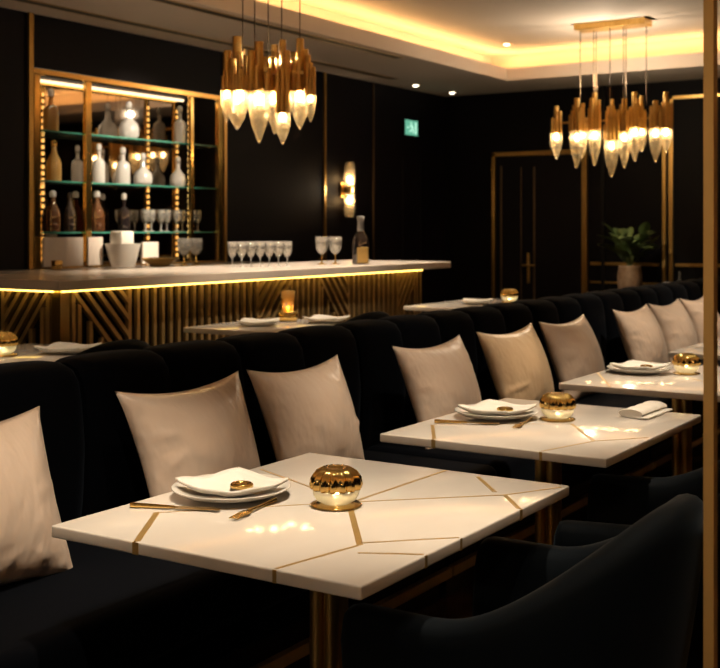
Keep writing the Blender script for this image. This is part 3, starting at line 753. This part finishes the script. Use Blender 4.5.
for k, (yy, hh) in enumerate(((3.50, .10), (3.38, .20), (3.26, .11))):
    t = thing('glass_bottle' if k == 1 else 'tumbler', ['small pale tumbler on the console right of the plant', 'slim clear bottle between two tumblers on the console', 'small clear tumbler on the console nearest the brass post'][k], 'bottle' if k == 1 else 'glass', (10.78, yy-.05, .7505))
    if k == 1:
        MB().lathe([(.03, 0), (.032, .10), (.012, .14), (.011, .2), (.008, .2)], seg=16).build('glass_body', M_clear, t, smooth=True)
    else:
        MB().lathe([(.035, 0), (.04, hh), (.037, hh), (.032, .01)], seg=16).build('glass_body', M_crystal if k == 0 else M_clear, t, smooth=True)

# ------------------------------------------------------------------ downlights: over the tables, seen ones, then added fill lights
def downlight(label, x, y, z, tx, ty, tz, energy, spot, size=.03, col=WARM):
    t = thing('recessed_downlight', label, 'ceiling light', (x, y, z), 0, 'recessed ceiling downlights')
    MB().lathe([(.055, -.006), (.055, -.0006), (.034, -.0006), (.034, -.006)], seg=24).build('trim_ring', M_brass, t)
    MB().lathe([(.0, -.020), (.018, -.017), (.030, -.008), (.032, -.001), (0, -.001)], seg=20).build('lens', M_lens, t)
    if energy:
        v = Vector((tx-x, ty-y, tz-z)); q = v.to_track_quat('-Z', 'Y').to_euler()
        light('downlight_beam', 'SPOT', (0, 0, -.035), energy, col, size, q, spot, 1.0, parent=t)
D = 'recessed downlight in the tray ceiling '
downlight(D+'above the nearest marble table', 2.0, 1.25, ZC, 2.15, 1.55, .75, 290, 42)
downlight(D+'above the second marble table', 3.4, 1.2, ZC, 3.4, 1.6, .75, 290, 42)
downlight(D+'above the third marble table', 4.8, 1.2, ZC, 4.75, 1.6, .75, 290, 42)
downlight(D+'above the fourth marble table', 6.2, 1.2, ZC, 6.2, 1.7, .75, 230, 50)
downlight(D+'above the farthest banquette', 7.5, 1.3, ZC, 7.5, 1.9, .75, 230, 46)
downlight(D+'before the pillow at the left picture edge', .9, 1.0, ZC, 1.7, 2.2, .8, 170, 34)
downlight(D+'above the leftmost high table', 2.7, 3.3, ZC, 2.8, 3.3, .9, 60, 30)
downlight(D+'above the high table with the candle lamp', 4.45, 3.75, ZC, 4.4, 3.3, .9, 60, 30)
downlight(D+'above the high table beyond the bar end', 6.2, 3.2, ZC, 6.4, 3.2, .9, 60, 30)
downlight(D+'seen left of the wide chandelier canopy', 9.95, 4.72, ZC, 0, 0, 0, 0, 0)
downlight('recessed downlight in the soffit near the bar wall', 10.11, 5.80, ZS, 0, 0, 0, 0, 0)
downlight('recessed downlight in the soffit near the far corner', 10.85, 5.78, ZS, 0, 0, 0, 0, 0)
downlight('added unseen downlight in the tray ceiling near the left part of the bar', 5.2, 3.9, ZC, 5.2, 4.2, 1.1, 380, 62)  # added out of view to brighten the stone bar top
downlight('added unseen downlight in the tray ceiling near the right part of the bar', 6.7, 3.9, ZC, 6.5, 4.2, 1.1, 380, 62)  # added likewise for the other half of the bar top
downlight('added unseen downlight in the tray ceiling aimed at the bottle shelves', 6.3, 3.6, ZC, 6.35, 6.25, 1.68, 1350, 34)  # added fill for the bottles, fixture kept out of view
downlight('added unseen downlight in the tray ceiling aimed at the brass post', -.4, .25, ZC, 1.7, .48, 1.1, 85, 26)  # added to light the brass post from the camera side
downlight('added unseen downlight in the tray ceiling above the nearest chair', 2.45, .58, ZC, 2.14, .78, .85, 95, 24)  # added to pick out the rim of the chair back
downlight('added unseen downlight in the tray ceiling aimed at the plant', 7.35, 4.3, ZC, 10.74, 3.8, 1.05, 240, 15)  # added to lift the dark foliage
downlight('added unseen downlight in the tray ceiling facing the bar front', 5.2, 2.6, ZC, 5.2, 3.85, 1.0, 170, 62)  # added for the counter's front edge and the slats
downlight('added unseen downlight in the tray ceiling between the second and third tables', 4.0, 1.4, ZC, 4.07, 2.2, .75, 90, 26)  # added to brighten the pale pillow between these tables

# ------------------------------------------------------------------ camera, world, view
cam = bpy.data.cameras.new('camera'); co = bpy.data.objects.new('camera', cam); C.objects.link(co)
co.location = (0, 0, 1.35); co.rotation_euler = (PI/2, 0, -math.radians(57.4))
cam.sensor_width = 36; cam.lens = 57.85; cam.shift_y = -105/720; cam.clip_start = .05
cam.dof.use_dof = True; cam.dof.focus_distance = 2.6; cam.dof.aperture_fstop = 7.5
S.camera = co
w = bpy.data.worlds.new('world'); S.world = w; w.use_nodes = True
w.node_tree.nodes['Background'].inputs[0].default_value = (.02, .015, .01, 1)
S.view_settings.view_transform = 'Standard'; S.view_settings.look = 'None'; S.view_settings.gamma = 1
S.view_settings.use_curve_mapping = False; S.view_settings.exposure = 0
cy = S.cycles
cy.use_denoising = True; cy.max_bounces = 8; cy.diffuse_bounces = 3; cy.glossy_bounces = 4; cy.transmission_bounces = 6; cy.transparent_max_bounces = 16
cy.caustics_reflective = False; cy.caustics_refractive = False; cy.sample_clamp_indirect = 4; cy.sample_clamp_direct = 0
